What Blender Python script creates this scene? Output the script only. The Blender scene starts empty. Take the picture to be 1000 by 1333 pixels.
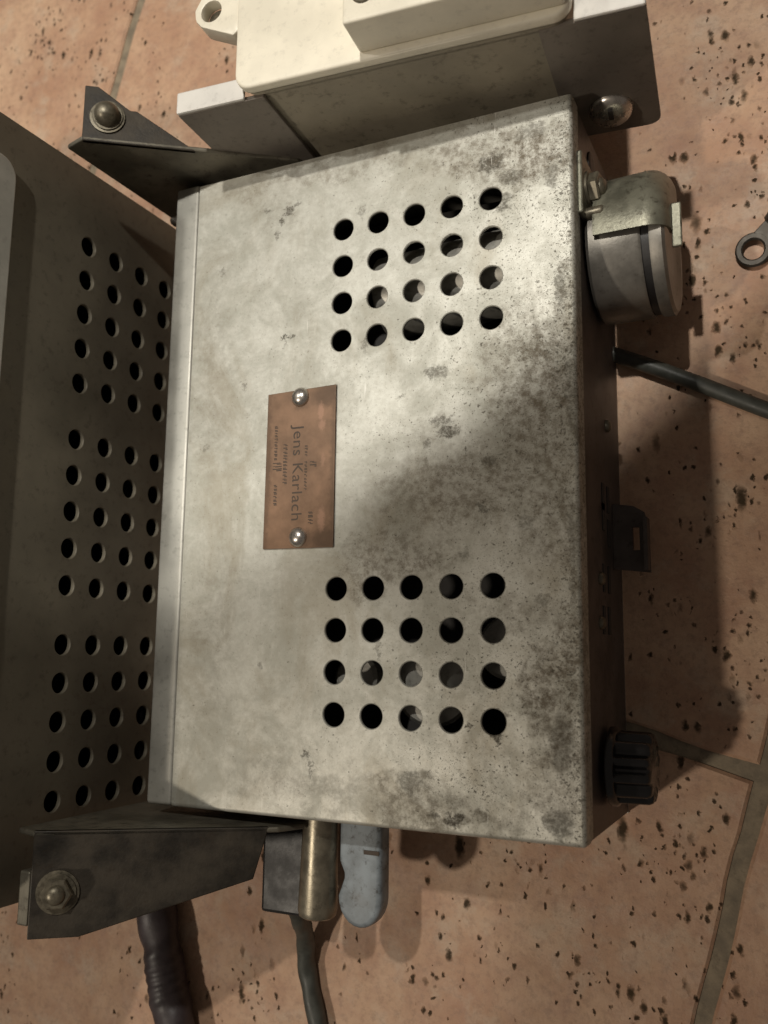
import bpy, bmesh, math, random
from mathutils import Vector, Matrix, Quaternion

# ------------------------------------------------------------------ camera
scene = bpy.context.scene
MM = 0.001                                   # all coordinates below are millimetres, floor at z = 0
cam_d = bpy.data.cameras.new('camera')
cam = bpy.data.objects.new('camera', cam_d)
scene.collection.objects.link(cam)
ROT = Matrix(((0.9039234, 0.0547261, 0.4241787),
              (0.0124548, 0.9879910, -0.1540086),
              (-0.4275130, 0.1444950, 0.8923866)))
cam.matrix_world = Matrix.Translation(Vector((126.77, -130.32, 291.64)) * MM) @ ROT.to_4x4()
cam_d.sensor_fit = 'VERTICAL'
cam_d.sensor_height = 36
cam_d.lens = 32.008
cam_d.clip_start = 0.005
cam_d.clip_end = 50
cam_d.dof.use_dof = True
cam_d.dof.focus_distance = 0.27
cam_d.dof.aperture_fstop = 15
scene.camera = cam

# ------------------------------------------------------------------ world and lamps
world = bpy.data.worlds.new('World')
scene.world = world
world.use_nodes = True
bg = world.node_tree.nodes['Background']
bg.inputs['Color'].default_value = (1.0, 0.86, 0.74, 1)
bg.inputs['Strength'].default_value = 0.10

def spot(name, loc, target, edge, blend, power, size, color):
    """lamp at loc aimed at target; edge: a point where the soft rim of its cone falls"""
    l = bpy.data.lights.new(name, 'SPOT')
    l.energy = power
    l.color = color
    l.shadow_soft_size = size
    a, b = Vector(target) - Vector(loc), Vector(edge) - Vector(loc)
    l.spot_size = min(3.0, 2 * a.angle(b))
    l.spot_blend = blend
    o = bpy.data.objects.new(name, l)
    scene.collection.objects.link(o)
    o.location = Vector(loc) * MM
    o.rotation_euler = (-a).to_track_quat('Z', 'Y').to_euler()
    return o

spot('lamp_far', (85, 240, 857), (-194, 324, 57), (43, -65, 57), 0.02, 19.5, 0.011, (1.0, 0.95, 0.86))  # cone rim cut to draw the edge of an unseen photographer's shadow
spot('lamp_added_low', (80, 246, 860), (-95, -222, 0), (38, -214, 0), 0.2, 11, 0.012, (1.0, 0.95, 0.86))  # second cone added beside the first, lighting the lower left past that shadow
spot('lamp_added_lid', (-430, 220, 1057), (-194, 324, 57), (43, -65, 57), 0.02, 9.5, 0.014, (1.0, 0.96, 0.88))  # added to brighten the lid; rim cut along the same shadow edge
spot('lamp_near', (-680, -700, 1500), (20, -60, 0), (900, 900, 0), 0.5, 36, 0.045, (1.0, 0.885, 0.735))

scene.view_settings.view_transform = 'Standard'
scene.view_settings.look = 'None'
scene.view_settings.exposure = -0.12
scene.view_settings.gamma = 1.0

# ------------------------------------------------------------------ helpers
rng = random.Random(7)
COL = scene.collection

def V(*a):
    return Vector(a)

class MB:
    """collects geometry in millimetres, links it as ONE mesh object"""
    def __init__(self):
        self.v = []
        self.f = []
    def add(self, verts, faces, mat=None):
        b = len(self.v)
        for p in verts:
            p = Vector(p)
            self.v.append(mat @ p if mat else p)
        for f in faces:
            self.f.append([b + i for i in f])
        return self
    def box(self, x0, x1, y0, y1, z0, z1, mat=None):
        vs = [(x, y, z) for z in (z0, z1) for y in (y0, y1) for x in (x0, x1)]
        fs = [(0, 2, 3, 1), (4, 5, 7, 6), (0, 1, 5, 4), (2, 6, 7, 3), (0, 4, 6, 2), (1, 3, 7, 5)]
        return self.add(vs, fs, mat)
    def prism(self, poly, fn, t0, t1):
        """poly of (u, v); fn(u, v, t) -> point"""
        n = len(poly)
        vs = [fn(u, v, t0) for u, v in poly] + [fn(u, v, t1) for u, v in poly]
        fs = [tuple(range(n))[::-1], tuple(range(n, 2 * n))]
        fs += [(i, (i + 1) % n, n + (i + 1) % n, n + i) for i in range(n)]
        return self.add(vs, fs)
    def lathe(self, prof, origin, axis, n=32, wob=None):
        """prof: list of (t, r) along axis; closed with caps where r > 0"""
        o = Vector(origin)
        q = Vector((0, 0, 1)).rotation_difference(Vector(axis).normalized())
        vs, fs = [], []
        for t, r in prof:
            for k in range(n):
                a = 2 * math.pi * k / n
                rr = r * (wob(a, t) if wob else 1)
                vs.append(o + q @ Vector((rr * math.cos(a), rr * math.sin(a), t)))
        m = len(prof)
        for i in range(m - 1):
            for k in range(n):
                k2 = (k + 1) % n
                fs.append((i * n + k, i * n + k2, (i + 1) * n + k2, (i + 1) * n + k))
        fs.append(tuple(range(n))[::-1])
        fs.append(tuple((m - 1) * n + k for k in range(n)))
        return self.add(vs, fs)
    def tube(self, pts, r, n=14, sub=10, rad=None):
        P = [Vector(p) for p in pts]
        path = []
        for i in range(len(P) - 1):
            p0 = P[max(i - 1, 0)]; p1 = P[i]; p2 = P[i + 1]; p3 = P[min(i + 2, len(P) - 1)]
            for s in range(sub):
                t = s / sub
                path.append(0.5 * ((2 * p1) + (p2 - p0) * t + (2 * p0 - 5 * p1 + 4 * p2 - p3) * t * t
                                   + (3 * p1 - p0 - 3 * p2 + p3) * t ** 3))
        path.append(P[-1])
        up = Vector((0.03, 0.02, 1))
        vs, fs = [], []
        for i, p in enumerate(path):
            d = (path[min(i + 1, len(path) - 1)] - path[max(i - 1, 0)]).normalized()
            a = d.cross(up).normalized(); b = a.cross(d)
            for k in range(n):
                t = 2 * math.pi * k / n
                rr = r if rad is None else rad(i / (len(path) - 1), t) * r
                vs.append(p + rr * (math.cos(t) * a + math.sin(t) * b))
        for i in range(len(path) - 1):
            for k in range(n):
                k2 = (k + 1) % n
                fs.append((i * n + k, i * n + k2, (i + 1) * n + k2, (i + 1) * n + k))
        fs.append(tuple(range(n))[::-1])
        fs.append(tuple((len(path) - 1) * n + k for k in range(n)))
        return self.add(vs, fs)
    def perforated(self, us, vs, holes, r, fn, t0, t1, n=24):
        """sheet between t0 (front) and t1 (back); us, vs: grid lines; holes: set of (i, j) cells with a hole"""
        for i in range(len(us) - 1):
            for j in range(len(vs) - 1):
                u0, u1, w0, w1 = us[i], us[i + 1], vs[j], vs[j + 1]
                if (i, j) not in holes:
                    for t in (t0, t1):
                        q = [fn(u0, w0, t), fn(u1, w0, t), fn(u1, w1, t), fn(u0, w1, t)]
                        self.add(q, [(0, 1, 2, 3)] if t == t0 else [(3, 2, 1, 0)])
                    continue
                cu, cw = (u0 + u1) / 2, (w0 + w1) / 2
                hu, hw = (u1 - u0) / 2, (w1 - w0) / 2
                ring, sq, rb, sb = [], [], [], []
                chamf = 0.25
                for k in range(n):
                    a = 2 * math.pi * (k + 0.0) / n
                    c, s = math.cos(a), math.sin(a)
                    m = max(abs(c), abs(s))
                    sq.append((cu + hu * c / m, cw + hw * s / m))
                    ring.append((cu + r * c, cw + r * s))
                    rb.append((cu + (r + chamf) * c, cw + (r + chamf) * s))
                pts = [fn(u, w, t0) for u, w in sq] + [fn(u, w, t0) for u, w in rb] \
                    + [fn(u, w, t0 + (t1 - t0) * 0.25) for u, w in ring] + [fn(u, w, t1) for u, w in ring] + [fn(u, w, t1) for u, w in sq]
                fs = []
                for k in range(n):
                    k2 = (k + 1) % n
                    for a in range(4):
                        fs.append((a * n + k, a * n + k2, (a + 1) * n + k2, (a + 1) * n + k))
                self.add(pts, fs)
        # rim of the sheet
        ua, ub, wa, wb = us[0], us[-1], vs[0], vs[-1]
        c = [(ua, wa), (ub, wa), (ub, wb), (ua, wb)]
        for k in range(4):
            (a, b), (d, e) = c[k], c[(k + 1) % 4]
            self.add([fn(a, b, t0), fn(a, b, t1), fn(d, e, t1), fn(d, e, t0)], [(0, 1, 2, 3)])
        return self
    def build(self, name, mat, parent=None, bevel=0, segs=2, smooth=None, merge=0.0005):
        bm = bmesh.new()
        vv = [bm.verts.new(p) for p in self.v]
        for f in self.f:
            try:
                bm.faces.new([vv[i] for i in f])
            except ValueError:
                pass
        bmesh.ops.remove_doubles(bm, verts=bm.verts, dist=merge)
        bmesh.ops.recalc_face_normals(bm, faces=bm.faces)
        if bevel:
            ed = [e for e in bm.edges if len(e.link_faces) == 2 and e.calc_face_angle(0) > 0.5]
            bmesh.ops.bevel(bm, geom=ed, offset=bevel, segments=segs, profile=0.5, affect='EDGES', clamp_overlap=True)
        org = world_origin(parent) if parent else None
        if org is None:
            lo = Vector((min(v.co.x for v in bm.verts), min(v.co.y for v in bm.verts), min(v.co.z for v in bm.verts)))
            hi = Vector((max(v.co.x for v in bm.verts), max(v.co.y for v in bm.verts), 0))
            org = Vector(((lo.x + hi.x) / 2, (lo.y + hi.y) / 2, lo.z))
        for v in bm.verts:
            v.co = (v.co - org) * MM
        if smooth is not None:
            for f in bm.faces:
                f.smooth = True
            for e in bm.edges:
                e.smooth = len(e.link_faces) == 2 and e.calc_face_angle(0) < math.radians(smooth)
        me = bpy.data.meshes.new(name)
        bm.to_mesh(me)
        bm.free()
        me.materials.append(mat)
        o = bpy.data.objects.new(name, me)
        COL.objects.link(o)
        if parent:
            o.parent = parent
        else:
            o.location = org * MM
            o['_org'] = tuple(org)
        return o

def world_origin(o):
    while o.parent:
        o = o.parent
    return Vector(o['_org'])

def thing(name, loc, label, cat, group=None):
    o = bpy.data.objects.new(name, None)
    COL.objects.link(o)
    o.empty_display_size = 0.02
    o.location = Vector(loc) * MM
    o['_org'] = tuple(float(c) for c in loc)
    o['label'] = label
    o['category'] = cat
    if group:
        o['group'] = group
    return o

def tag(o, label, cat, group=None):
    o['label'] = label
    o['category'] = cat
    if group:
        o['group'] = group
    return o

# ------------------------------------------------------------------ materials
class NT:
    def __init__(self, name):
        self.m = bpy.data.materials.new(name)
        self.m.use_nodes = True
        self.t = self.m.node_tree
        self.b = self.t.nodes['Principled BSDF']
        geo = self.t.nodes.new('ShaderNodeNewGeometry')
        sc = self.t.nodes.new('ShaderNodeVectorMath')
        sc.operation = 'SCALE'
        sc.inputs['Scale'].default_value = 1000.0
        self.t.links.new(geo.outputs['Position'], sc.inputs[0])
        self.pos = sc.outputs[0]                                # position in millimetres
    def link(self, a, b):
        if isinstance(a, (int, float)):
            b.default_value = a
        elif isinstance(a, tuple):
            b.default_value = a if len(a) == 4 or b.type == 'VECTOR' else a + (1,)
        else:
            self.t.links.new(a, b)
    def math(self, op, a, b=0.0, c=0.0, clamp=False):
        n = self.t.nodes.new('ShaderNodeMath')
        n.operation = op
        n.use_clamp = clamp
        for i, x in enumerate((a, b, c)):
            self.link(x, n.inputs[i])
        return n.outputs[0]
    def vmath(self, op, a, b=(0, 0, 0)):
        n = self.t.nodes.new('ShaderNodeVectorMath')
        n.operation = op
        self.link(a, n.inputs[0])
        self.link(b, n.inputs[1])
        return n.outputs[1] if op in ('LENGTH', 'DISTANCE', 'DOT_PRODUCT') else n.outputs[0]
    def mapping(self, rot=(0, 0, 0), scale=(1, 1, 1), loc=(0, 0, 0), vec=None):
        n = self.t.nodes.new('ShaderNodeMapping')
        self.link(vec or self.pos, n.inputs['Vector'])
        n.inputs['Rotation'].default_value = rot
        n.inputs['Scale'].default_value = scale
        n.inputs['Location'].default_value = loc
        return n.outputs[0]
    def noise(self, scale, detail=4, rough=0.55, vec=None, dist=0.0):
        n = self.t.nodes.new('ShaderNodeTexNoise')
        n.inputs['Scale'].default_value = scale
        n.inputs['Detail'].default_value = detail
        n.inputs['Roughness'].default_value = rough
        n.inputs['Distortion'].default_value = dist
        self.link(vec or self.pos, n.inputs['Vector'])
        return n.outputs['Fac']
    def voronoi(self, scale, vec=None, feature='F1', rnd=1.0):
        n = self.t.nodes.new('ShaderNodeTexVoronoi')
        n.feature = feature
        n.inputs['Scale'].default_value = scale
        n.inputs['Randomness'].default_value = rnd
        self.link(vec or self.pos, n.inputs['Vector'])
        return n.outputs
    def remap(self, x, a, b, c=0.0, d=1.0, smooth=True):
        n = self.t.nodes.new('ShaderNodeMapRange')
        n.interpolation_type = 'SMOOTHSTEP' if smooth else 'LINEAR'
        for i, v in enumerate((x, a, b, c, d)):
            self.link(v, n.inputs[i])
        return n.outputs[0]
    def mix(self, f, a, b, mode='MIX'):
        n = self.t.nodes.new('ShaderNodeMix')
        n.data_type = 'RGBA'
        n.blend_type = mode
        self.link(f, n.inputs[0])
        self.link(a, n.inputs[6])
        self.link(b, n.inputs[7])
        return n.outputs[2]
    def bump(self, h, strength, dist):
        n = self.t.nodes.new('ShaderNodeBump')
        n.inputs['Strength'].default_value = strength
        n.inputs['Distance'].default_value = dist * MM
        self.link(h, n.inputs['Height'])
        self.t.links.new(n.outputs[0], self.b.inputs['Normal'])
    def set(self, **k):
        names = dict(color='Base Color', metal='Metallic', rough='Roughness', spec='Specular IOR Level', coat='Coat Weight')
        for a, b in k.items():
            self.link(b, self.b.inputs[names[a]])
        return self.m
    def blobs(self, lst, warp=None, core=0.35):
        """soft ellipses (x, y, rx, ry, strength) in millimetres, combined by maximum"""
        p = self.vmath('MULTIPLY', self.pos, (1, 1, 0))
        if warp is not None:
            sc, amp = warp
            nz = self.t.nodes.new('ShaderNodeTexNoise')
            nz.inputs['Scale'].default_value = sc
            nz.inputs['Detail'].default_value = 5
            nz.inputs['Roughness'].default_value = 0.7
            self.link(self.pos, nz.inputs['Vector'])
            off = self.vmath('MULTIPLY', self.vmath('SUBTRACT', nz.outputs['Color'], (0.5, 0.5, 0.5)), (amp, amp, 0))
            p = self.vmath('ADD', p, off)
        acc = None
        for x, y, rx, ry, s in lst:
            n = self.t.nodes.new('ShaderNodeVectorMath')
            n.operation = 'MULTIPLY_ADD'
            self.link(p, n.inputs[0])
            n.inputs[1].default_value = (1 / rx, 1 / ry, 0)
            n.inputs[2].default_value = (-x / rx, -y / ry, 0)
            w = self.remap(self.vmath('LENGTH', n.outputs[0]), 1.0, core, 0.0, s)
            acc = w if acc is None else self.math('MAXIMUM', acc, w)
        return acc

def simple(name, color, rough=0.5, metal=0.0, var=0.25, scale=0.15, grime=None, bump=0.15, bscale=1.2):
    n = NT(name)
    big = n.noise(scale, 5, 0.6)
    f = n.remap(big, 0.3, 0.7)
    dark = tuple(c * (1 - var) for c in color)
    lite = tuple(min(1, c * (1 + var * 0.6)) for c in color)
    c = n.mix(f, dark, lite)
    if grime:
        g = n.remap(n.noise(0.35, 8, 0.72), 0.52, 0.68)
        c = n.mix(n.math('MULTIPLY', g, grime), c, (0.035, 0.025, 0.015))
    n.bump(n.noise(bscale, 4, 0.6), bump, 0.2)
    return n.set(color=c, metal=metal, rough=n.remap(big, 0.3, 0.7, rough * 0.85, min(1, rough * 1.15)))

# stained zinc sheet: soft blotches, brown grime that also carries a painted shadow lobe, pits and scratches
def zinc_lid():
    n = NT('shaded_stained_zinc')
    w, w2 = (0.10, 30.0), (0.55, 8.0)
    mott = n.remap(n.noise(0.06, 9, 0.74, dist=0.3), 0.34, 0.66)
    fine = n.remap(n.noise(0.5, 6, 0.7), 0.3, 0.72)
    base = n.mix(mott, (0.405, 0.403, 0.35), (0.60, 0.597, 0.54))
    base = n.mix(n.math('MULTIPLY', fine, 0.35), base, (0.36, 0.34, 0.285))
    smear = n.remap(n.noise(0.03, 8, 0.7, vec=n.mapping(rot=(0, 0, 0.6), scale=(1, 0.6, 1), loc=(17, 9, 0)), dist=0.8), 0.47, 0.66)
    base = n.mix(n.math('MULTIPLY', smear, 0.5), base, (0.29, 0.255, 0.185))
    freck = n.remap(n.noise(0.8, 6, 0.75), 0.56, 0.70)
    base = n.mix(n.math('MULTIPLY', freck, 0.45), base, (0.20, 0.18, 0.14))
    # brown oily grime, broad; the right-middle blobs also paint the photographer's shadow lobe
    broad = n.blobs([
        (61, -60, 15, 34, 0.95), (40, -84, 36, 17, 0.80), (64, -88, 13, 26, 0.85), (20, -104, 26, 12, 0.75), (52, -47, 14, 14, 0.6),
        (58, 11, 24, 13, 1.0), (40, 16, 18, 8, 0.75), (66, -140, 11, 28, 0.95), (70.5, -75, 3.0, 100, 0.8), (24, -170, 20, 9, 0.7), (10, -110, 12, 9, 0.8),
        (64, -166, 9, 9, 0.5), (-10, 21, 60, 6, 0.5), (32, -174, 30, 5, 0.75), (-25, 12, 16, 9, 0.3), (-42, -120, 12, 40, 0.25),
        (30, -70, 10, 7, 0.35), (-48, -40, 10, 60, 0.22), (-10, -168, 30, 9, 0.3), (55, -118, 20, 8, 0.5)], w)
    gtex = n.remap(n.noise(0.30, 10, 0.82), 0.40, 0.62, 0.12, 1.0)
    g1 = n.math('MULTIPLY', broad, gtex)
    # small dark spots where they sit
    spots = n.blobs([
        (-20, 10.5, 2.6, 2.2, 1), (-23, 7.5, 1.8, 1.8, .9), (-17, 12, 1.5, 1.5, .7), (-24, 3, 1.2, 1.3, .7), (-28, 12, 1.6, 1.2, .6),
        (-20, -32, 1.8, 1.1, 1), (-17.5, -32.4, 1.3, 1.0, .9), (-20, -34.8, 1, 1, .6), (8, -39, 1.8, 3.0, .55), (31, -50, 4.5, 2.6, .65),
        (35, -68, 4.2, 2.4, .9), (33, -64.5, 5, 1.6, .7), (28, -71, 2.5, 1.2, .6), (47, -77, 3.2, 2, .7), (45, -90, 2.4, 2, .8),
        (48, 11, 5, 3.6, .9), (54, 5, 4.5, 3, .7), (60, 18, 6, 3.5, .6), (51.5, -2, 3.4, 3.8, .8), (66, 3, 2.4, 5, .6),
        (68, -30, 2, 7, .6), (70, -60, 1.4, 16, .5), (70, -104, 1.6, 20, .55), (37, -173.5, 3.6, 2, 1), (31, -172.5, 2, 1.5, .8),
        (49, -152, 1.5, 1.5, .9), (41, -149, 1.4, 1.2, .9), (50, -146, 2.8, 1.0, .6), (24, -165, 4.5, 4, .55), (65, -172, 5, 4.5, .7),
        (-9, -159, 1.3, 2.2, .7), (-7, -163, 0.8, 4, .5), (66, -152, 4, 10, .6), (14, -127, .9, 8, .5), (-45, -6, 2.2, 1.8, .5),
        (-49, -65, 1.3, 1.3, .5), (20, -56, 1, 1, .6), (57, -95, 3, 3, .5), (-25, -134, 1.3, 1, .5), (6, 4, 2, 2.6, .5), (40, -103, 2, 2, .5),
        (-35, -46, 1.2, 1.6, .5), (62, -116, 2.5, 2, .5)], w2, 0.5)
    # scattered pits, denser on the worn side
    sx = n.t.nodes.new('ShaderNodeSeparateXYZ')
    n.link(n.pos, sx.inputs[0])
    dens = n.math('ADD', n.math('ADD', n.remap(sx.outputs[0], -30, 70, -0.03, 0.05), n.remap(sx.outputs[0], 63, 71, 0.0, 0.05)), n.math('MULTIPLY', n.math('SUBTRACT', n.noise(0.05, 3), 0.5), 0.14))
    pit = n.remap(n.math('ADD', n.noise(1.1, 3, 0.6), dens), 0.655, 0.735)
    pit2 = n.remap(n.math('ADD', n.noise(2.6, 2, 0.5), dens), 0.675, 0.75)
    g2 = n.math('MAXIMUM', n.math('MULTIPLY', spots, n.remap(n.noise(1.0, 7, 0.8), 0.36, 0.58, 0.2, 1.0)), n.math('MAXIMUM', n.math('MULTIPLY', pit, 0.75), n.math('MULTIPLY', pit2, 0.6)))
    c = n.mix(n.math('MULTIPLY', g1, 0.92), base, (0.115, 0.088, 0.052))
    c = n.mix(n.math('MULTIPLY', g2, 0.92), c, (0.045, 0.036, 0.02))
    # a few bare scratches
    sv = n.mapping(rot=(0, 0, 0.5), scale=(1, 0.05, 1))
    scr = n.remap(n.noise(0.9, 2, 0.5, vec=sv), 0.735, 0.77)
    sv2 = n.mapping(rot=(0, 0, -0.9), scale=(1, 0.06, 1), loc=(13, 4, 0))
    scr2 = n.remap(n.noise(1.0, 2, 0.5, vec=sv2), 0.745, 0.775)
    scr = n.math('MULTIPLY', n.math('MAXIMUM', scr, scr2), n.remap(n.noise(0.04, 2), 0.45, 0.6))
    c = n.mix(n.math('MULTIPLY', scr, 0.8), c, (0.72, 0.71, 0.66))
    dirt = n.math('MAXIMUM', g1, g2)
    brush = n.noise(1.6, 4, 0.6, vec=n.mapping(rot=(0, 0, 0.06), scale=(1, 0.03, 1)))
    ro = n.math('ADD', n.math('ADD', n.remap(mott, 0, 1, 0.50, 0.41), n.math('MULTIPLY', brush, 0.10)), n.math('MULTIPLY', dirt, 0.22))
    n.bump(n.math('SUBTRACT', n.math('MULTIPLY', n.noise(0.9, 5, 0.6), 0.35), n.math('MULTIPLY', g2, 0.6)), 0.25, 0.25)
    return n.set(color=c, metal=n.math('SUBTRACT', 0.42, n.math('MULTIPLY', dirt, 0.35)), rough=ro)

def terracotta():
    n = NT('terracotta_tile')
    ang = math.radians(16)
    base = n.mix(n.remap(n.noise(0.02, 6, 0.62, dist=0.4), 0.3, 0.7), (0.45, 0.26, 0.165), (0.62, 0.42, 0.28))
    base = n.mix(n.math('MULTIPLY', n.remap(n.noise(0.09, 7, 0.72), 0.42, 0.68), 0.45), base, (0.37, 0.20, 0.14))
    base = n.mix(n.math('MULTIPLY', n.remap(n.noise(0.06, 6, 0.68, vec=n.mapping(loc=(91, 7, 3))), 0.5, 0.68), 0.5), base, (0.56, 0.45, 0.34))
    base = n.mix(n.math('MULTIPLY', n.remap(n.noise(0.35, 7, 0.75, vec=n.mapping(loc=(1, 70, 3))), 0.46, 0.66), 0.45), base, (0.29, 0.185, 0.13))
    # pits: dark gouges of all sizes, longer along the tile, in drifts
    wn = n.t.nodes.new('ShaderNodeTexNoise')
    wn.inputs['Scale'].default_value = 0.5
    wn.inputs['Detail'].default_value = 3
    n.link(n.pos, wn.inputs['Vector'])
    wp = n.vmath('ADD', n.pos, n.vmath('MULTIPLY', n.vmath('SUBTRACT', wn.outputs['Color'], (0.5, 0.5, 0.5)), (2.6, 2.6, 0)))
    clus = n.remap(n.noise(0.035, 4, 0.6, vec=n.mapping(rot=(0, 0, ang), scale=(1, 0.35, 1), loc=(5, 31, 0))), 0.42, 0.60)
    drift = n.blobs([(110, 54, 16, 34, 1), (119, 28, 14, 34, 1), (107, -27, 13, 20, .8), (96, -17, 9, 14, .7), (89, -189, 12, 26, 1), (93, -216, 14, 24, 1), (41, -192, 16, 12, .9), (28, -223, 13, 14, .8),
                     (66, -231, 24, 12, 1), (100, -89, 16, 16, .9), (105, -131, 14, 24, .9), (74, -188, 12, 14, .9), (-197, 159, 28, 28, .7), (-161, 141, 16, 28, .6), (-61, -248, 18, 16, .6), (88, -117, 10, 16, .8), (7, -238, 14, 12, .6), (109, -80, 14, 16, .8),
                     (160, -60, 30, 60, .8), (170, -210, 40, 50, .8), (60, -320, 60, 40, .8), (160, 120, 40, 60, .8), (-120, 260, 60, 50, .6), (-260, 60, 30, 60, .7)], (0.06, 16.0), 0.1)
    clus = n.math('MAXIMUM', n.math('MULTIPLY', clus, 0.22), n.math('MULTIPLY', drift, n.remap(n.noise(0.12, 3, 0.6), 0.3, 0.6, 0.5, 1.0)))
    pit = None
    for cell, stretch, frac, size, loc in ((6.2, 0.40, 0.75, 0.36, (3, 8, 0)), (3.6, 0.55, 1.5, 0.42, (40, 2, 0)), (2.1, 0.75, 1.6, 0.40, (7, 90, 0))):
        vv = n.mapping(rot=(0, 0, ang), scale=(1 / cell, stretch / cell, 0), loc=loc, vec=wp)
        vo = n.voronoi(1.0, vv)
        sc = n.t.nodes.new('ShaderNodeSeparateColor')
        n.link(vo['Color'], sc.inputs[0])
        on = n.math('LESS_THAN', sc.outputs[0], n.math('MULTIPLY', clus, frac))
        rad = n.math('MULTIPLY', n.math('MULTIPLY_ADD', sc.outputs[1], 0.75, 0.25), size)
        d = n.math('DIVIDE', vo['Distance'], rad)
        p = n.math('MULTIPLY', n.remap(d, 1.1, 0.35), on)
        pit = p if pit is None else n.math('MAXIMUM', pit, p)
    c = n.mix(n.math('MULTIPLY', pit, 0.93), base, (0.035, 0.027, 0.016))
    n.bump(n.math('SUBTRACT', n.math('MULTIPLY', n.noise(0.3, 7, 0.7), 0.6), pit), 0.8, 0.8)
    return n.set(color=c, rough=n.math('ADD', n.remap(n.noise(0.1, 5), 0.3, 0.7, 0.42, 0.62), n.math('MULTIPLY', pit, 0.35)), spec=n.math('SUBTRACT', 0.4, n.math('MULTIPLY', pit, 0.38)))

def copper_plate():
    n = NT('tarnished_copper')
    c = n.mix(n.remap(n.noise(0.11, 6, 0.65), 0.3, 0.7), (0.155, 0.092, 0.054), (0.245, 0.145, 0.088))
    edge = n.blobs([(-4, -53, 8, 5, .9), (-3, -97, 8, 5, .9), (-25, -75, 2.4, 40, .8), (-1, -75, 2.0, 40, .6), (-13, -53.5, 4, 4, .8), (-11, -96.5, 4, 4, .8), (-14, -75, 9, 16, .35)],
                   (0.4, 4.0))
    c = n.mix(n.math('MULTIPLY', edge, 0.75), c, (0.075, 0.045, 0.026))
    worn = n.blobs([(-6, -58, 1.3, 4, 1), (-5.5, -62, 1.8, 2, .9), (-5, -91, 1.6, 5, 1), (-5, -73, .9, 3, .6)], (0.9, 3.0))
    c = n.mix(n.math('MULTIPLY', worn, 0.6), c, (0.36, 0.21, 0.14))
    n.bump(n.noise(0.8, 5, 0.65), 0.2, 0.15)
    return n.set(color=c, metal=0.35, rough=0.5)

M = {}
M['lid'] = zinc_lid()
M['zinc'] = simple('dull_zinc', (0.40, 0.385, 0.34), 0.48, 0.6, 0.22, 0.06, 0.55)
M['strip'] = simple('clean_zinc', (0.50, 0.49, 0.44), 0.5, 0.55, 0.15, 0.05, 0.25)
M['side'] = simple('shaded_dirty_zinc', (0.12, 0.102, 0.092), 0.5, 0.5, 0.3, 0.08, 0.6)  # zinc with dirt and the unlit side's shade both in the colour
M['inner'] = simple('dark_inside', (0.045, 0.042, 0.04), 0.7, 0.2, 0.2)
M['can'] = simple('aluminium_can', (0.22, 0.205, 0.18), 0.45, 0.6, 0.2, 0.12, 0.35)
M['strap'] = simple('greenish_steel', (0.20, 0.195, 0.15), 0.42, 0.6, 0.3, 0.15, 0.7, 0.3)
M['rubber'] = simple('black_rubber', (0.012, 0.011, 0.011), 0.45, 0, 0.2)
M['bakelite'] = simple('black_bakelite', (0.008, 0.0075, 0.008), 0.24, 0, 0.2, bump=0.05)
M['bakelite'].node_tree.nodes['Principled BSDF'].inputs['Specular IOR Level'].default_value = 0.6
M['screw'] = simple('bright_screw', (0.62, 0.58, 0.53), 0.28, 0.9, 0.2, 0.4, 0.25)
M['bolt'] = simple('dull_bolt', (0.17, 0.15, 0.11), 0.42, 0.6, 0.3, 0.4, 0.6)
M['bracket'] = simple('shaded_bracket_steel', (0.042, 0.034, 0.024), 0.55, 0.3, 0.6, 0.1, 0.8, 0.35)  # bracket steel darkened: the flange's shade is put into its colour
M['gusset'] = simple('lit_bracket_steel', (0.17, 0.155, 0.12), 0.48, 0.4, 0.35, 0.08, 0.6)  # lighter copy of the bracket steel for the lit gusset faces
M['bronze'] = simple('worn_bronze', (0.27, 0.24, 0.18), 0.36, 0.7, 0.3, 0.2, 0.5)
M['cabinet'] = simple('brown_grey_sheet', (0.15, 0.132, 0.098), 0.55, 0.2, 0.22, 0.035, 0.35)
M['cab_plate'] = simple('pale_grey_plate', (0.42, 0.41, 0.37), 0.5, 0.1, 0.15, 0.05, 0.15)
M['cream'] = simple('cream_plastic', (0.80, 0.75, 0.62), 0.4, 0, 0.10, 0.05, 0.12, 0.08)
M['cream_side'] = simple('shaded_cream_plastic', (0.30, 0.265, 0.20), 0.5, 0, 0.2, 0.04, 0.45, 0.1)  # cream plastic darkened: shade of the front is put into the colour
M['white_steel'] = simple('white_painted_steel', (0.66, 0.64, 0.60), 0.45, 0.1, 0.1, 0.05, 0.15)
M['plate_steel'] = simple('shaded_steel_plate', (0.20, 0.175, 0.15), 0.5, 0.3, 0.2, 0.05, 0.35)  # white tray steel darkened, with the shade of its front painted in
M['cable'] = simple('grey_green_cable', (0.06, 0.062, 0.052), 0.5, 0, 0.25, 0.3)
M['hose'] = simple('dark_hose', (0.045, 0.034, 0.037), 0.5, 0, 0.3, 0.15, bump=0.5, bscale=0.5)
M['blue'] = simple('blue_grey_plastic', (0.25, 0.285, 0.31), 0.5, 0, 0.4, 0.12, 0.7)
M['grout'] = simple('sandy_grout', (0.25, 0.205, 0.145), 0.9, 0, 0.3, 0.2, 0.3, 1.0, 0.8)
M['tile'] = terracotta()
M['copper'] = copper_plate()
M['ink'] = simple('dark_ink', (0.055, 0.037, 0.025), 0.6, 0.1, 0.2)
M['lug'] = simple('tarnished_lug', (0.06, 0.052, 0.042), 0.5, 0.5, 0.3, 0.4, 0.4)
M['wire'] = simple('black_wire', (0.02, 0.02, 0.018), 0.45, 0, 0.2)
M['coil'] = simple('inner_can', (0.42, 0.41, 0.37), 0.45, 0.5, 0.2, 0.2, 0.4)

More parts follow.
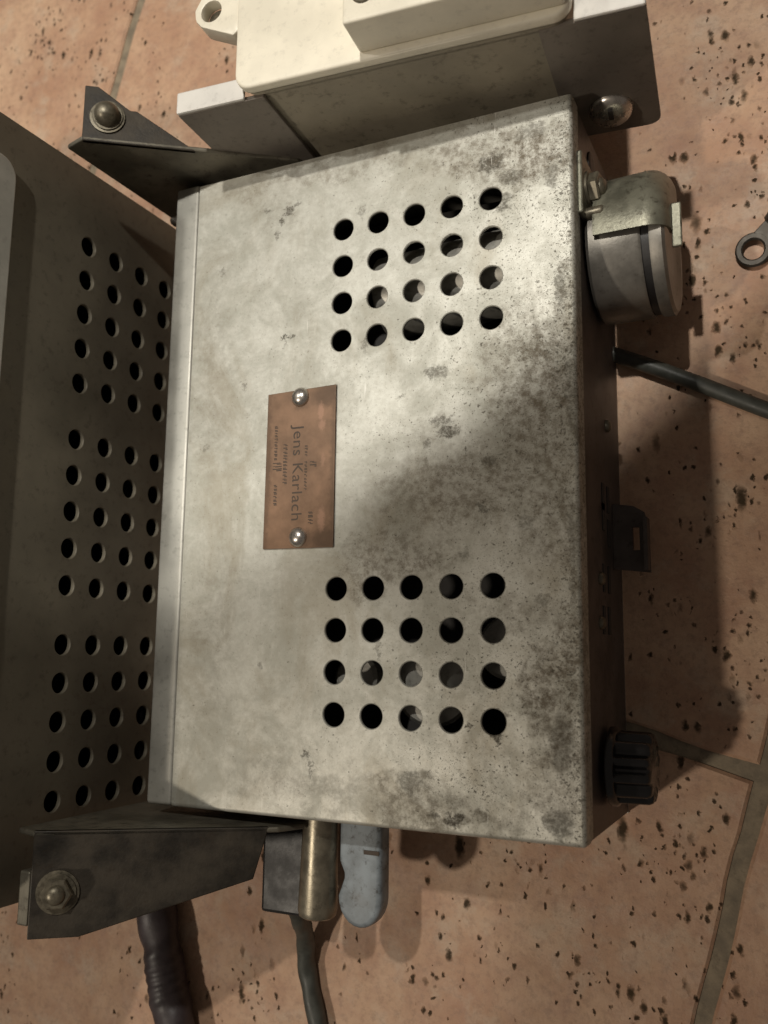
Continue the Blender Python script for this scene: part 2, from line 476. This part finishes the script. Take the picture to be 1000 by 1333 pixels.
# ------------------------------------------------------------------ floor: grout bed with clay tiles
fb = MB().box(-1300, 1300, -1300, 1300, -12, -1.3).build('floor', M['grout'])
fb['kind'] = 'structure'
ux, uy = math.sin(math.radians(16)), math.cos(math.radians(16))      # along the tile
nx, ny = uy, -ux                                                      # across the tile
PITCH, JOINT = 331.4, 4.8
tile_me = None
for i in range(-3, 3):
    for j in range(-3, 3):
        a0 = 151.4 - PITCH + i * PITCH
        b0 = -127 + j * PITCH
        ca, cb = a0 + PITCH / 2, b0 + PITCH / 2
        c = Vector((nx * ca + ux * cb, ny * ca + uy * cb, 0))
        if tile_me is None:
            h = (PITCH - JOINT) / 2
            m = MB()
            rag = random.Random(3)
            pts = []
            N = 44
            for s in range(4):
                for k in range(N):
                    t = -1 + 2 * k / N
                    e = 0.35 * math.sin(k * 0.55 + s) + 0.25 * math.sin(k * 1.31 + 2 * s) + rag.uniform(-0.12, 0.12)
                    r = 1.0 if 0 < k < N - 1 else 0.9985
                    p = [(t * h, -h + e), (h + e, t * h), (-t * h, h + e), (-h + e, -t * h)][s]
                    pts.append((p[0] * r, p[1] * r))
            ins = [(p[0] * (1 - 0.9 / h), p[1] * (1 - 0.9 / h)) for p in pts]
            K = len(pts)
            vs = [V(x, y, -8) for x, y in pts] + [V(x, y, -0.9) for x, y in pts] + [V(x, y, 0) for x, y in ins]
            fs = [(a * K + k, a * K + (k + 1) % K, (a + 1) * K + (k + 1) % K, (a + 1) * K + k) for a in range(2) for k in range(K)]
            fs.append(tuple(range(2 * K, 3 * K)))
            m.add(vs, fs)
            o = m.build('tile', M['tile'], fb, smooth=15)
            tile_me = o.data
            # mesh is centred on the tile
            base = Vector(fb['_org']) * MM
            for v in tile_me.vertices:
                v.co += base
        else:
            o = bpy.data.objects.new('tile', tile_me)
            COL.objects.link(o)
            o.parent = fb
        o.location = c * MM - Vector(fb['_org']) * MM
        o.rotation_euler = (0, 0, -math.radians(16))

# ------------------------------------------------------------------ the radio box
H = 57.0
XL, XS, XR, YB, YF = -66.0, -56.2, 72.1, 26.5, -177.5
box = thing('radio_box', (3, -75, 0), 'grey zinc equipment box with perforated stained lid and copper name plate', 'metal box')
# lid: top sheet with the two hole fields, its rolled edge and right hand fold
R_ = 1.3
hx = [12.0 * c for c in range(5)]
gap = 111.69
us = [XS + 0.35] + [-6 + 12 * k for k in range(6)] + [XR - R_]
hy_lo = [-(gap + 12 * r) for r in range(4)][::-1]
vs = [YF + R_, hy_lo[0] - 6] + [y + 6 for y in hy_lo] + [-42] + [-30, -18, -6, 6] + [YB]
vs = sorted(set(vs))
holes = set()
for i in range(1, 6):
    for j in range(len(vs) - 1):
        cy = (vs[j] + vs[j + 1]) / 2
        if abs(vs[j + 1] - vs[j] - 12) < 0.01 and (any(abs(cy - y) < .1 for y in hy_lo) or any(abs(cy + 12 * r) < .1 for r in range(4))):
            holes.add((i, j))
lid = MB()
dent = random.Random(5)
lid.perforated(us, vs, holes, 3.45, lambda u, v, t: V(u, v, H - t), 0.0, 0.9, 32)
seg = 5
def roll_x(y0, y1):
    # right edge: quarter round, then down 6 mm as the lid's skirt
    pr = [(XR - R_ + R_ * math.sin(a), H - R_ + R_ * math.cos(a)) for a in [math.pi / 2 * k / seg for k in range(seg + 1)]] + [(XR, H - 7)]
    vv = [V(x, y0, z) for x, z in pr] + [V(x, y1, z) for x, z in pr]
    n = len(pr)
    return vv, [(k, k + 1, n + k + 1, n + k) for k in range(n - 1)]
lid.add(*roll_x(YF + R_, YB))
pr = [(YF + R_ - R_ * math.sin(a), H - R_ + R_ * math.cos(a)) for a in [math.pi / 2 * k / seg for k in range(seg + 1)]] + [(YF, H - 5)]
n = len(pr)
lid.add([V(XS + .35, y, z) for y, z in pr] + [V(XR - R_, y, z) for y, z in pr], [(k, k + 1, n + k + 1, n + k) for k in range(n - 1)])
# corner quarter ball
cv, cf = [], []
for a in range(seg + 1):
    for b in range(seg + 1):
        th, ph = math.pi / 2 * a / seg, math.pi / 2 * b / seg
        cv.append(V(XR - R_ + R_ * math.sin(th) * math.cos(ph), YF + R_ - R_ * math.sin(th) * math.sin(ph), H - R_ + R_ * math.cos(th)))
for a in range(seg):
    for b in range(seg):
        q = a * (seg + 1) + b
        cf.append((q, q + 1, q + seg + 2, q + seg + 1))
lid.add(cv, cf)
cv = []
for b in range(seg + 1):
    ph = math.pi / 2 * b / seg
    for z in (H - R_, H - 5):
        cv.append(V(XR - R_ + R_ * math.cos(ph), YF + R_ - R_ * math.sin(ph), z))
lid.add(cv, [(2 * b, 2 * b + 1, 2 * b + 3, 2 * b + 2) for b in range(seg)])
lid.build('lid', M['lid'], box, smooth=40, merge=0.004)
# side, end and bottom panels
sp = MB()
sp.box(XR - 1.6, XR - 0.35, YF + 0.9, YB - 0.5, 1.0, H - 1.6)
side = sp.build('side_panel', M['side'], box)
MB().box(XL + 1, XR - 1.7, YF + 0.5, YF + 1.6, 1.0, H - 1.5).build('end_panel', M['zinc'], box)
MB().box(XL + 1, XR - 1.7, YB - 1.8, YB - 0.6, 1.0, H - 1.2).build('end_panel', M['zinc'], box)
MB().box(XL + 1, XR - 0.4, YF + 0.5, YB - 0.5, 0.0, 1.0).build('bottom_panel', M['zinc'], box)
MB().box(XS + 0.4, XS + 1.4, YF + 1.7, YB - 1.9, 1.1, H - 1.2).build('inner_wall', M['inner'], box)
# left strip, a folded channel behind a thin seam
st = MB()
st.box(XL, XS - 0.15, YF + 0.2, YB + 1.2, 1.2, H - 0.25)
st.build('edge_strip', M['strip'], box, bevel=1.1, segs=3, smooth=50)
# things seen through the holes
MB().lathe([(-4, 11.5), (-3.2, 13), (42, 13), (43.5, 11.5)], (11, -17.5, H - 17.5), (1, 0.05, 0), 36).build('inner_capacitor', M['coil'], box, smooth=40)
MB().lathe([(0, 11.5), (26, 11.5), (27, 10.5)], (24, -139, H - 33), (0.15, 0.0, 1), 32).build('inner_coil_can', M['coil'], box, smooth=40)
MB().lathe([(0, 9), (30, 9), (31, 8)], (50, -131, H - 38), (0.0, 0.1, 1), 32).build('inner_coil_can', M['coil'], box, smooth=40)
MB().lathe([(0, 7), (26, 7), (27, 6)], (2, -140, H - 36), (0.0, 0.1, 1), 32).build('inner_coil_can', M['coil'], box, smooth=40)
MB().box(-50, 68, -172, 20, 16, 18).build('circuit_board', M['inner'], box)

# name plate
np_ = MB()
np_.add([V(-25.1, -50.5, H + .05), V(-1.0, -49.9, H + .05), V(-0.9, -99.5, H + .05), V(-25.3, -99.2, H + .05),
         V(-25.1, -50.5, H + .75), V(-1.0, -49.9, H + .75), V(-0.9, -99.5, H + .75), V(-25.3, -99.2, H + .75)],
        [(0, 1, 2, 3), (7, 6, 5, 4), (0, 4, 5, 1), (1, 5, 6, 2), (2, 6, 7, 3), (3, 7, 4, 0)])
plate = np_.build('name_plate', M['copper'], box, bevel=0.2)
plate['label'] = 'tarnished copper name plate with dark lettering'
def rivet(x, y):
    MB().lathe([(0, 3.0), (0.35, 3.0), (1.1, 2.55), (1.7, 1.7), (2.0, 0.7)], (x, y, H + 0.7), (0, 0, 1), 24).build('rivet', M['screw'], plate, smooth=60)
rivet(-13.3, -52.6)
rivet(-12.9, -96.0)
def lettering(txt, x, y, size, name='lettering', sx=1.0):
    cu = bpy.data.curves.new('txt', 'FONT')
    cu.body = txt
    cu.size = size
    cu.extrude = 0.06
    cu.space_character = 1.06
    to = bpy.data.objects.new('txt', cu)
    COL.objects.link(to)
    bpy.context.view_layer.update()
    me = bpy.data.meshes.new_from_object(to.evaluated_get(bpy.context.evaluated_depsgraph_get()))
    bpy.data.objects.remove(to)
    me.name = name
    org = Vector(box['_org'])
    for v in me.vertices:            # reading direction -y, letter tops towards +x
        u, w, t = v.co
        v.co = (Vector((x + w, y - u * sx, H + 0.72 + t)) - org) * MM
    me.materials.clear()
    me.materials.append(M['ink'])
    o = bpy.data.objects.new(name, me)
    COL.objects.link(o)
    o.parent = plate
    return o
lettering('Jens Karlach', -15.4, -61.5, 5.2, sx=1.08)
fine_marks = ((-9.4, -72.0, -74.6, 2.4), (-22.6, -72.6, -76.5, 3.4))
# small worn print: rows of short strokes too faint to read
def fine_print(x, y0, y1, h):
    m = MB(); y = y0; r = random.Random(int(x * 10))
    while y > y1:
        w = r.uniform(0.5, 1.1)
        if r.random() > 0.16:
            m.box(x, x + h * r.uniform(.6, 1), y - w * 0.35, y, H + .73, H + .79)
            m.box(x + r.uniform(0, h * .7), x + h * .95, y - w * .8, y - w * .45, H + .73, H + .79)
        y -= w + 0.25
    m.build('fine_print', M['ink'], plate)
fine_print(-18.9, -67, -79, 1.6)
fine_print(-22.0, -79.5, -86, 1.3)
fine_print(-9.6, -88.5, -92, 1.8)
fine_print(-11.3, -68, -82, 1.0)
fine_print(-22.2, -61, -72, 1.2)
for a_, b_, c_, d_ in fine_marks:
    fine_print(a_, b_, c_, d_)

# right hand panel: slots, small screws, hook tab, knob, clamped capacitor
for y, z in ((-84, 27), (-84, 20), (-90, 27), (-94, 20), (-108, 28), (-108, 21), (-120, 29), (-120, 22)):
    MB().box(XR - 0.4, XR - 0.05, y - 4.0, y + 4.0, z - 1.5, z + 1.5).build('slot', M['inner'], side)
for y, z in ((-61, 19), (-108.5, 33), (-121, 34)):
    MB().lathe([(0, 1.9), (0.8, 1.9), (1.5, 1.1)], (XR - 0.4, y, z), (1, 0, 0), 16).build('panel_screw', M['bolt'], side, smooth=60)
MB().lathe([(0, 4.2), (0.5, 4.2), (0.9, 3.4), (0.9, 2.2)], (XR - 0.4, 17, 33), (1, 0, 0), 20).build('dark_disc', M['rubber'], side, smooth=50)  # black disc put in for the dark gap on the panel
hk = MB()
def fhook(u, v, t): return V(u, v, 11.5 + t)
hp = [(XR - 0.3, -84), (78, -85), (81.2, -87), (82.3, -90), (82.6, -105.3), (XR - .3, -104)]
# tab with a slot: four strips around the opening
hk.prism([(XR - .3, -84), (78, -85), (81.2, -87), (82.2, -91.5), (XR - .3, -91.5)], fhook, 0, 1.4)
hk.prism([(XR - .3, -91.5), (77.6, -91.5), (77.6, -98.5), (XR - .3, -98.5)], fhook, 0, 1.4)
hk.prism([(79.6, -91.5), (82.2, -91.5), (82.4, -98.5), (79.6, -98.5)], fhook, 0, 1.4)
hk.prism([(XR - .3, -98.5), (82.4, -98.5), (82.6, -105.3), (XR - .3, -104)], fhook, 0, 1.4)
hk.box(81.3, 82.5, -104.8, -89, 11.6, 16.5)
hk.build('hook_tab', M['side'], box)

def flute(a, t):
    return 1.0 - (0.17 * (0.5 + 0.5 * math.cos(12 * a)) ** 1.4 if t > 2.3 else 0)
kn = MB()
kz, ky = 31.0, -160.0
kn.lathe([(0, 10.6), (1.6, 10.6), (2.2, 10.0), (2.4, 9.8), (10.2, 9.6), (11.2, 9.1), (11.6, 7.8), (11.2, 6.3), (11.0, 2)], (XR + 1.3, ky, kz), (1, 0, 0), 192, flute)
kn.lathe([(0, 3.2), (2.0, 3.2)], (XR - 0.4, ky, kz), (1, 0, 0), 20)
knob = kn.build('knob', M['bakelite'], box, smooth=50)
knob['label'] = 'black fluted control knob'

CY, CZ, CR = -10.7, 27.0, 20.0
can = MB()
can.lathe([(0, CR - 1.2), (1.0, CR), (14.6, CR), (15.4, CR - .5)], (XR + 0.4, CY, CZ), (1, 0, 0), 72)
canо = can.build('capacitor_can', M['can'], box, smooth=35)
MB().lathe([(0, CR - 0.9), (3.0, CR - 0.9)], (XR + 15.3, CY, CZ), (1, 0, 0), 64).build('seal_ring', M['rubber'], canо, smooth=35)
MB().lathe([(0, CR - .3), (1.0, CR), (3.4, CR - .1), (4.2, CR - 1.2), (4.0, CR - 3.5), (3.2, CR - 5), (3.2, 2)], (XR + 18.1, CY, CZ), (1, 0, 0), 64).build('end_cap', M['can'], canо, smooth=35)
# strap over the can, bent down across its end
sm = MB()
path = [(XR + 3.2, CR + 1.0), (XR + 17, CR + 1.6)]
for k in range(7):
    a = math.pi / 2 * k / 6
    path.append((XR + 17.3 + 5.6 * math.sin(a), CR + 1.6 - 5.6 + 5.6 * math.cos(a)))
path.append((XR + 22.9, CR - 8))
NA = 22
def strap_surf(off):
    vv = []
    for ia in range(NA + 1):
        th = math.radians(-6 + 92 * ia / NA)
        for i, (x, r) in enumerate(path):
            nx_ = (0 if i < 2 else min(1, (i - 1) / 6)) * off
            rr = r + (off if i < 2 else off * math.cos(math.pi / 2 * min(1, (i - 2) / 6)))
            # the part across the end narrows to a tab
            vv.append(V(x + (off * math.sin(math.pi / 2 * min(1, max(0, (i - 2) / 6)))), CY + rr * math.sin(th), CZ + rr * math.cos(th)))
    return vv
P = len(path)
fo = [(a * P + i, a * P + i + 1, (a + 1) * P + i + 1, (a + 1) * P + i) for a in range(NA) for i in range(P - 1)]
vo, vi = strap_surf(0.9), strap_surf(0)
nn = len(vo)
fs = list(fo) + [tuple(nn + q for q in f[::-1]) for f in fo]
for i in range(P - 1):
    fs.append((i, i + 1, nn + i + 1, nn + i)); b = NA * P
    fs.append((b + i, nn + b + i, nn + b + i + 1, b + i + 1))
for a in range(NA):
    fs.append((a * P, nn + a * P, nn + (a + 1) * P, (a + 1) * P)); b = P - 1
    fs.append((a * P + b, (a + 1) * P + b, nn + (a + 1) * P + b, nn + a * P + b))
sm.add(vo + vi, fs)
strap = sm.build('clamp_strap', M['strap'], box, smooth=35)
MB().box(XR + 23.6, XR + 26.4, -17, -4, CZ + 13, CZ + 14.3).build('strap_tab', M['strap'], strap, bevel=0.4)
fl = MB()
fl.box(XR - .2, XR + 1.4, -7, 12, 36, 52)
fl.build('strap_foot', M['strap'], strap, bevel=0.5)
def bolt(p, axis, s, mat, parent, hexed=True):
    p = Vector(p); ax = Vector(axis).normalized()
    b = MB().lathe([(1.0 * s, 2.0 * s), (3.0 * s, 2.0 * s), (3.6 * s, 1.5 * s), (3.8 * s, 0.5 * s)], p, ax, 20).build('bolt', mat, parent, smooth=50)
    if hexed:
        MB().lathe([(1.0 * s, 3.3 * s), (2.6 * s, 3.3 * s), (2.9 * s, 2.9 * s)], p, ax, 6).build('nut', mat, parent)
    MB().lathe([(0, 4.4 * s), (0.5 * s, 4.4 * s), (0.55 * s, 3.8 * s), (1.0 * s, 3.8 * s)], p, ax, 28).build('washer', mat, parent, smooth=40)
bolt((XR + 1.4, 2.5, 45.0), (1, 0, 0.12), 1.45, M['bolt'], strap)
MB().lathe([(0, 1.7), (4.4, 1.7), (5.0, 1.2)], (XR + 1.4, -5.5, 47), (1, 0, 0.1), 16).build('rivet', M['bolt'], strap, smooth=50)

# things sticking out of the near end: bronze sleeve, connector block, blue lever
MB().lathe([(0, 5.4), (30, 6.0), (31.6, 5.6), (32.2, 4.6), (31.6, 3.6), (24, 3.4)], (-14, YF + 0.6, 37.5), (-0.03, -1, -0.02), 36).build('sleeve', M['bronze'], box, smooth=40)
MB().box(-41, -24, -213, YF + .5, 10, 28).build('connector_block', M['rubber'], box, bevel=1.2)
lv = MB()
lp = [(-7.5, YF + 0.5), (6.5, YF + 0.5), (6.6, -201)] + [(-0.6 + 7.2 * math.cos(a), -202 - 8.5 * math.sin(a)) for a in [math.pi * k / 12 for k in range(13)]] + [(-5.6, -196), (-7.5, -192)]
lv.prism(lp, lambda u, v, t: V(u, v, 31 + t), 0, 7)
lever = lv.build('lever', M['blue'], box, bevel=1.6, segs=3, smooth=50)
lever['label'] = 'chipped blue grey plastic lever'
MB().box(1.0, 6.0, -189.2, -188, 37.95, 38.2).build('mark', M['ink'], lever)

# ------------------------------------------------------------------ angle brackets between box and cabinet
def bracket(y, sgn):
    # gusset in the xz plane with a sloping top edge, flange bent outwards along that edge
    A = V(-76.5, y, 91.5); B = V(-20, y, 52.5)
    d = (B - A).normalized(); nrm = V(0, 1, 0).cross(d)
    if nrm.z < 0: nrm = -nrm
    pts = [(-84.5, 89.5), (A.x, A.z), (B.x, B.z), (-16, 44), (-16, 12), (-84, 12)]
    g = MB()
    g.prism(pts, lambda u, v, t: V(u, y + sgn * t, v), 0, 1.6)
    br = g.build('bracket', M['gusset'], box, bevel=0.5)
    if sgn < 0:
        MB().box(-84.5, -80.5, y - 27, y - 12, 70, 88).build('spacer_plate', M['gusset'], br, bevel=0.6)
    f = MB()
    L = (B - A).length
    wide = 29.0 if sgn < 0 else 19.0
    poly = [(0, 0), (L * 0.96, 0), (L * 0.90, wide * 0.5), (L * 0.2, wide * 0.99), (0, wide)] if sgn < 0 else [(0, 0), (L * 0.52, 0), (L * 0.24, wide * 0.62), (L * .21, wide * .62), (L * 0.06, wide), (0, wide)]
    f.prism(poly, lambda u, v, t: A + d * u + V(0, sgn * v, 0) + nrm * t, -1.7, 0)
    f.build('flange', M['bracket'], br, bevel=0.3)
    c = A + d * (L * 0.11) + V(0, sgn * (16.5 if sgn < 0 else 8.5), 0)
    bolt(c, nrm, 1.35 if sgn < 0 else 1.25, M['bolt'], br, hexed=sgn < 0)
    if sgn > 0:
        MB().lathe([(0, 4.0), (1.8, 3.8), (3.6, 2.8), (4.4, 1.2)], c + nrm * 1.2, nrm, 24).build('bolt_head', M['bolt'], br, smooth=60)
        MB().lathe([(0, 2.6), (1.2, 2.4), (2.2, 1.4)], (-83, y, 35), (0, -1, 0), 20).build('bolt_head', M['screw'], br, smooth=60)
    else:
        bolt((-34, y - 1.6, 30), (0, -1, 0), 0.8, M['bolt'], br)
    return br
bracket(30.0, 1)
bracket(-181.0, -1)

# ------------------------------------------------------------------ perforated cabinet on the left
XW = -92.0
cab = thing('perforated_cabinet', (-160, -86, 0), 'tall brown grey cabinet whose side wall has three groups of holes', 'cabinet')
zc = [57 + z for z in (12.6, -0.9, -14.4, -27.9)]
py = [6.2 - 12.1 * k for k in range(5)] + [-61.4 - 12.1 * k for k in range(5)] + [-128.7 - 12.1 * k for k in range(5)]
us = sorted({round(y + 6.05 * s, 3) for y in py for s in (-1, 1)} | {-204.5, 33.0})
ws = sorted({round(z + 6.75 * s, 3) for z in zc for s in (-1, 1)} | {0.6, 138.0})
holes = set()
for i in range(len(us) - 1):
    for j in range(len(ws) - 1):
        cu, cw = (us[i] + us[i + 1]) / 2, (ws[j] + ws[j + 1]) / 2
        if any(abs(cu - y) < .2 for y in py) and any(abs(cw - z) < .2 for z in zc):
            holes.add((i, j))
MB().perforated(us, ws, holes, 3.25, lambda u, v, t: V(XW - t, u, v), 0.0, 1.2, 32).build('perforated_wall', M['cabinet'], cab, smooth=30, merge=0.004)
MB().box(-228, XW - 1.3, 31.6, 33, 0.6, 138).build('end_wall', M['cabinet'], cab)
MB().box(-228, XW - 1.3, -204.5, -203.1, 0.6, 138).build('end_wall', M['cabinet'], cab)
MB().box(-229.4, -228, -204.5, 33, 0.6, 138).build('back_wall', M['cabinet'], cab)
MB().box(-229.4, XW, -204.5, 33, 138, 139.4).build('top_panel', M['cabinet'], cab, bevel=0.4)
MB().box(-227.9, XW - 1.4, -203, 31.5, 0, 0.6).build('bottom_panel', M['inner'], cab)
cp = MB()
def rr(y0, y1, z0, z1, r):
    out = []
    for cy, cz, a0 in ((y1 - r, z1 - r, 0), (y0 + r, z1 - r, 90), (y0 + r, z0 + r, 180), (y1 - r, z0 + r, 270)):
        for k in range(6):
            a = math.radians(a0 + 18 * k)
            out.append((cy + r * math.cos(a), cz + r * math.sin(a)))
    return out
cp.prism(rr(-190, 18.5, 104, 132, 6), lambda u, v, t: V(XW + t, u, v), 0.05, 2.6)
c_ = cp.build('cover_plate', M['cab_plate'], cab, bevel=0.5)
c_['label'] = 'pale grey cover plate with rounded corners'

# ------------------------------------------------------------------ cream enclosure on its painted steel tray
cre = thing('cream_enclosure', (28, 60, 0), 'cream plastic enclosure on white edged steel tray behind the zinc box', 'enclosure')
T = Matrix.Translation(V(28, 0, 83)) @ Matrix.Rotation(math.radians(4.6), 4, 'Y') @ Matrix.Translation(V(-28, 0, -83))
def L(m):
    m.v = [T @ p for p in m.v]
    return m
YP = 31.0
# outer front plates of the tray, each with its folded white top edge
def rcorner(x0, x1, z0, z1, r, which):
    pts = [(x0, z0), (x1, z0), (x1, z1), (x0, z1)]
    out = []
    for k, (x, z) in enumerate(pts):
        if k in which:
            cx, cz = (x0 + r if x == x0 else x1 - r), (z0 + r if z == z0 else z1 - r)
            a0 = {0: 180, 1: 270, 2: 0, 3: 90}[k]
            for q in range(6):
                a = math.radians(a0 + 18 * q)
                out.append((cx + r * math.cos(a), cz + r * math.sin(a)))
        else:
            out.append((x, z))
    return out
fy = lambda u, v, t: V(u, YP + t, v)
pl = MB().prism(rcorner(-41.5, -12.2, 28, 82.2, 3, ()), fy, 0, 1.5)
L(pl).build('tray_plate', M['plate_steel'], cre, bevel=0.3)
L(MB().box(-41.5, -18.2, YP + 0.05, YP + 7, 82.3, 83.6)).build('tray_edge', M['white_steel'], cre, bevel=0.5)
# right plate around a slotted hole
rp = MB()
hx0, hx1, hz0, hz1 = 77.5, 88.5, 39.0, 46.5
rp.prism(rcorner(69.2, 96.5, 30.0, hz0, 4, (1,)), fy, 0, 1.5)
rp.prism([(69.2, hz0), (hx0, hz0), (hx0, hz1), (69.2, hz1)], fy, 0, 1.5)
rp.prism([(hx1, hz0), (96.5, hz0), (96.5, hz1), (hx1, hz1)], fy, 0, 1.5)
rp.prism([(69.2, hz1), (96.5, hz1), (96.5, 83.4), (69.2, 83.4)], fy, 0, 1.5)
rpo = L(rp).build('tray_plate', M['plate_steel'], cre)
L(MB().box(78.5, 96.5, YP + 0.05, YP + 9, 83.5, 84.8)).build('tray_edge', M['white_steel'], cre, bevel=0.5)
L(MB().lathe([(0, 6.3), (1.6, 6.2), (2.8, 5.2), (3.4, 3.0)], (83, YP + 0.2, 42.8), (0, -1, 0.25), 28)).build('screw', M['screw'], rpo, smooth=50)
L(MB().box(82.3, 83.7, YP - 3.5, YP - 2.6, 38.5, 46.5)).build('screw_slot', M['inner'], rpo)
# body, lid, ear and raised block
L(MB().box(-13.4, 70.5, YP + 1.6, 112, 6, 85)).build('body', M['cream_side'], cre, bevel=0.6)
ld = MB().prism(rcorner(-18.5, 78.6, YP - 0.5, 116, 5, (0, 1)), lambda u, v, t: V(u, v, t), 85.1, 88.6)
lid2 = L(ld).build('enclosure_lid', M['cream'], cre, bevel=0.9, segs=3, smooth=40)
lip = MB().prism(rcorner(-17.5, 77.6, YP + 0.3, 115, 4.5, (0, 1)), lambda u, v, t: V(u, v, t), 83.2, 85.1)
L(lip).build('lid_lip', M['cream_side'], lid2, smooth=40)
# ear with a countersunk hole
ear = MB()
ring_n = 28
hc = (-28.2, 59.5)
outer = []
ep = [(-18.0, 48.5), (-18.0, 74), (-25, 71), (-31, 66.0), (-34.0, 61.0), (-33.6, 57.5), (-31.5, 55.0)]
for k in range(ring_n):
    a = 2 * math.pi * k / ring_n
    dx, dy = math.cos(a), math.sin(a)
    best = 1e9
    for q in range(len(ep)):
        (x1, y1), (x2, y2) = ep[q], ep[(q + 1) % len(ep)]
        ex, ey = x2 - x1, y2 - y1
        den = dx * ey - dy * ex
        if abs(den) < 1e-9: continue
        t = ((x1 - hc[0]) * ey - (y1 - hc[1]) * ex) / den
        s_ = ((x1 - hc[0]) * dy - (y1 - hc[1]) * dx) / den
        if t > 0 and -1e-6 <= s_ <= 1 + 1e-6: best = min(best, t)
    outer.append((hc[0] + best * dx, hc[1] + best * dy))
inner = [(hc[0] + 3.4 * math.cos(2 * math.pi * k / ring_n), hc[1] + 3.4 * math.sin(2 * math.pi * k / ring_n)) for k in range(ring_n)]
ev = [V(x, y, 87.4) for x, y in outer] + [V(x, y, 87.4) for x, y in inner] + [V(x, y, 83) for x, y in inner] + [V(x, y, 81) for x, y in outer]
ef = []
for a, b in ((0, 1), (1, 2), (2, 3), (3, 0)):
    for k in range(ring_n):
        k2 = (k + 1) % ring_n
        ef.append((a * ring_n + k, a * ring_n + k2, b * ring_n + k2, b * ring_n + k))
ear.add(ev, ef)
earo = L(ear).build('mounting_ear', M['cream'], cre, bevel=0.5, smooth=40)
L(MB().lathe([(0, 3.3), (1.6, 3.3), (2.2, 2.4)], (hc[0], hc[1], 81.5), (0, 0, 1), 20)).build('screw', M['bolt'], earo, smooth=50)
L(MB().box(21.0, 77.2, YP + 1.6, 100, 88.65, 101.5)).build('raised_block', M['cream'], cre, bevel=0.8, segs=3, smooth=40)
L(MB().lathe([(0, 3.4), (.5, 3.0)], (27, 40.5, 101.5), (0, 0, 1), 20)).build('screw', M['bolt'], cre, smooth=50)

# ------------------------------------------------------------------ loose cables and the ring terminal
tag(MB().tube([(40, -20, 3.2), (72, -33.5, 3.2), (95, -45, 3.4), (122, -59.5, 3.2), (170, -83, 3.2), (260, -118, 3.2)], 2.5).build('cable', M['cable'], smooth=60),
    'grey green round cable running out from under the zinc box', 'cable')
def rough_hose(t, a):
    return 1 + 0.03 * math.sin(t * 150 + 4 * math.sin(t * 23) + a) + 0.035 * math.sin(t * 61 + 2 * a) + 0.04 * math.sin(a * 2 + t * 33)
tag(MB().tube([(-104, -120, 7.2), (-103, -180, 7.2), (-101, -215, 7.2), (-95, -240, 7.2), (-88, -262, 7.2), (-70, -300, 7.2), (-40, -360, 7.2)], 7.0, 24, 26, rough_hose).build('hose', M['hose'], smooth=60),
    'thick dark wrapped hose lying below the angle bracket', 'hose')
tag(MB().tube([(-31, -206, 24), (-31.5, -214, 20), (-35, -224, 9), (-37, -236, 3.8), (-33, -252, 3.3), (-24, -285, 3.3), (-10, -340, 3.3)], 3.1, 16, 12, lambda t, a: 1 + .05 * math.sin(a * 2 + t * 50)).build('thin_cable', M['cable'], smooth=60),
    'thin twisted green cable hanging from the connector block', 'cable')
rt = thing('ring_terminal', (117, -3, 0), 'crimped ring terminal on a short black wire, alone on the tiles', 'ring terminal')
rg = MB()
vv, ff = [], []
NR = 32
rc = V(115, -5.0, 2.2)
for k in range(NR):
    a = 2 * math.pi * k / NR
    for r, dz in ((5.2, -0.5), (5.4, 0.2), (4.9, 0.7), (3.6, 0.7), (3.1, 0.2), (3.3, -.5)):
        vv.append(rc + V(r * math.cos(a), r * math.sin(a), dz + 0.12 * r * math.cos(a - 1)))
for k in range(NR):
    for q in range(6):
        k2, q2 = (k + 1) % NR, (q + 1) % 6
        ff.append((k * 6 + q, k * 6 + q2, k2 * 6 + q2, k2 * 6 + q))
rg.add(vv, ff)
rg.build('ring', M['lug'], rt, smooth=40)
dv = V(0.62, 0.78, 0.05).normalized()
MB().prism([(4.2, -3.0), (4.2, 3.0), (9.5, 2.2), (9.5, -2.2)], lambda u, v, t: rc + dv * u + dv.cross(V(0, 0, 1)).normalized() * v + V(0, 0, t + .35), -0.6, 0.6).build('neck', M['lug'], rt, bevel=0.3)
MB().lathe([(0, 2.4), (0.4, 2.9), (7.0, 2.9), (7.6, 2.3)], rc + dv * 9 + V(0, 0, 1.0), dv, 20).build('crimp_barrel', M['lug'], rt, smooth=40)
MB().tube([rc + dv * 14 + V(0, 0, 1.2), rc + dv * 22 + V(0, 0, 1.5), rc + dv * 40 + V(4, 0, 0.6), rc + dv * 90 + V(30, 0, -1)], 2.0, 12, 8).build('wire', M['wire'], rt, smooth=60)

for o in bpy.data.objects:
    if '_org' in o:
        del o['_org']
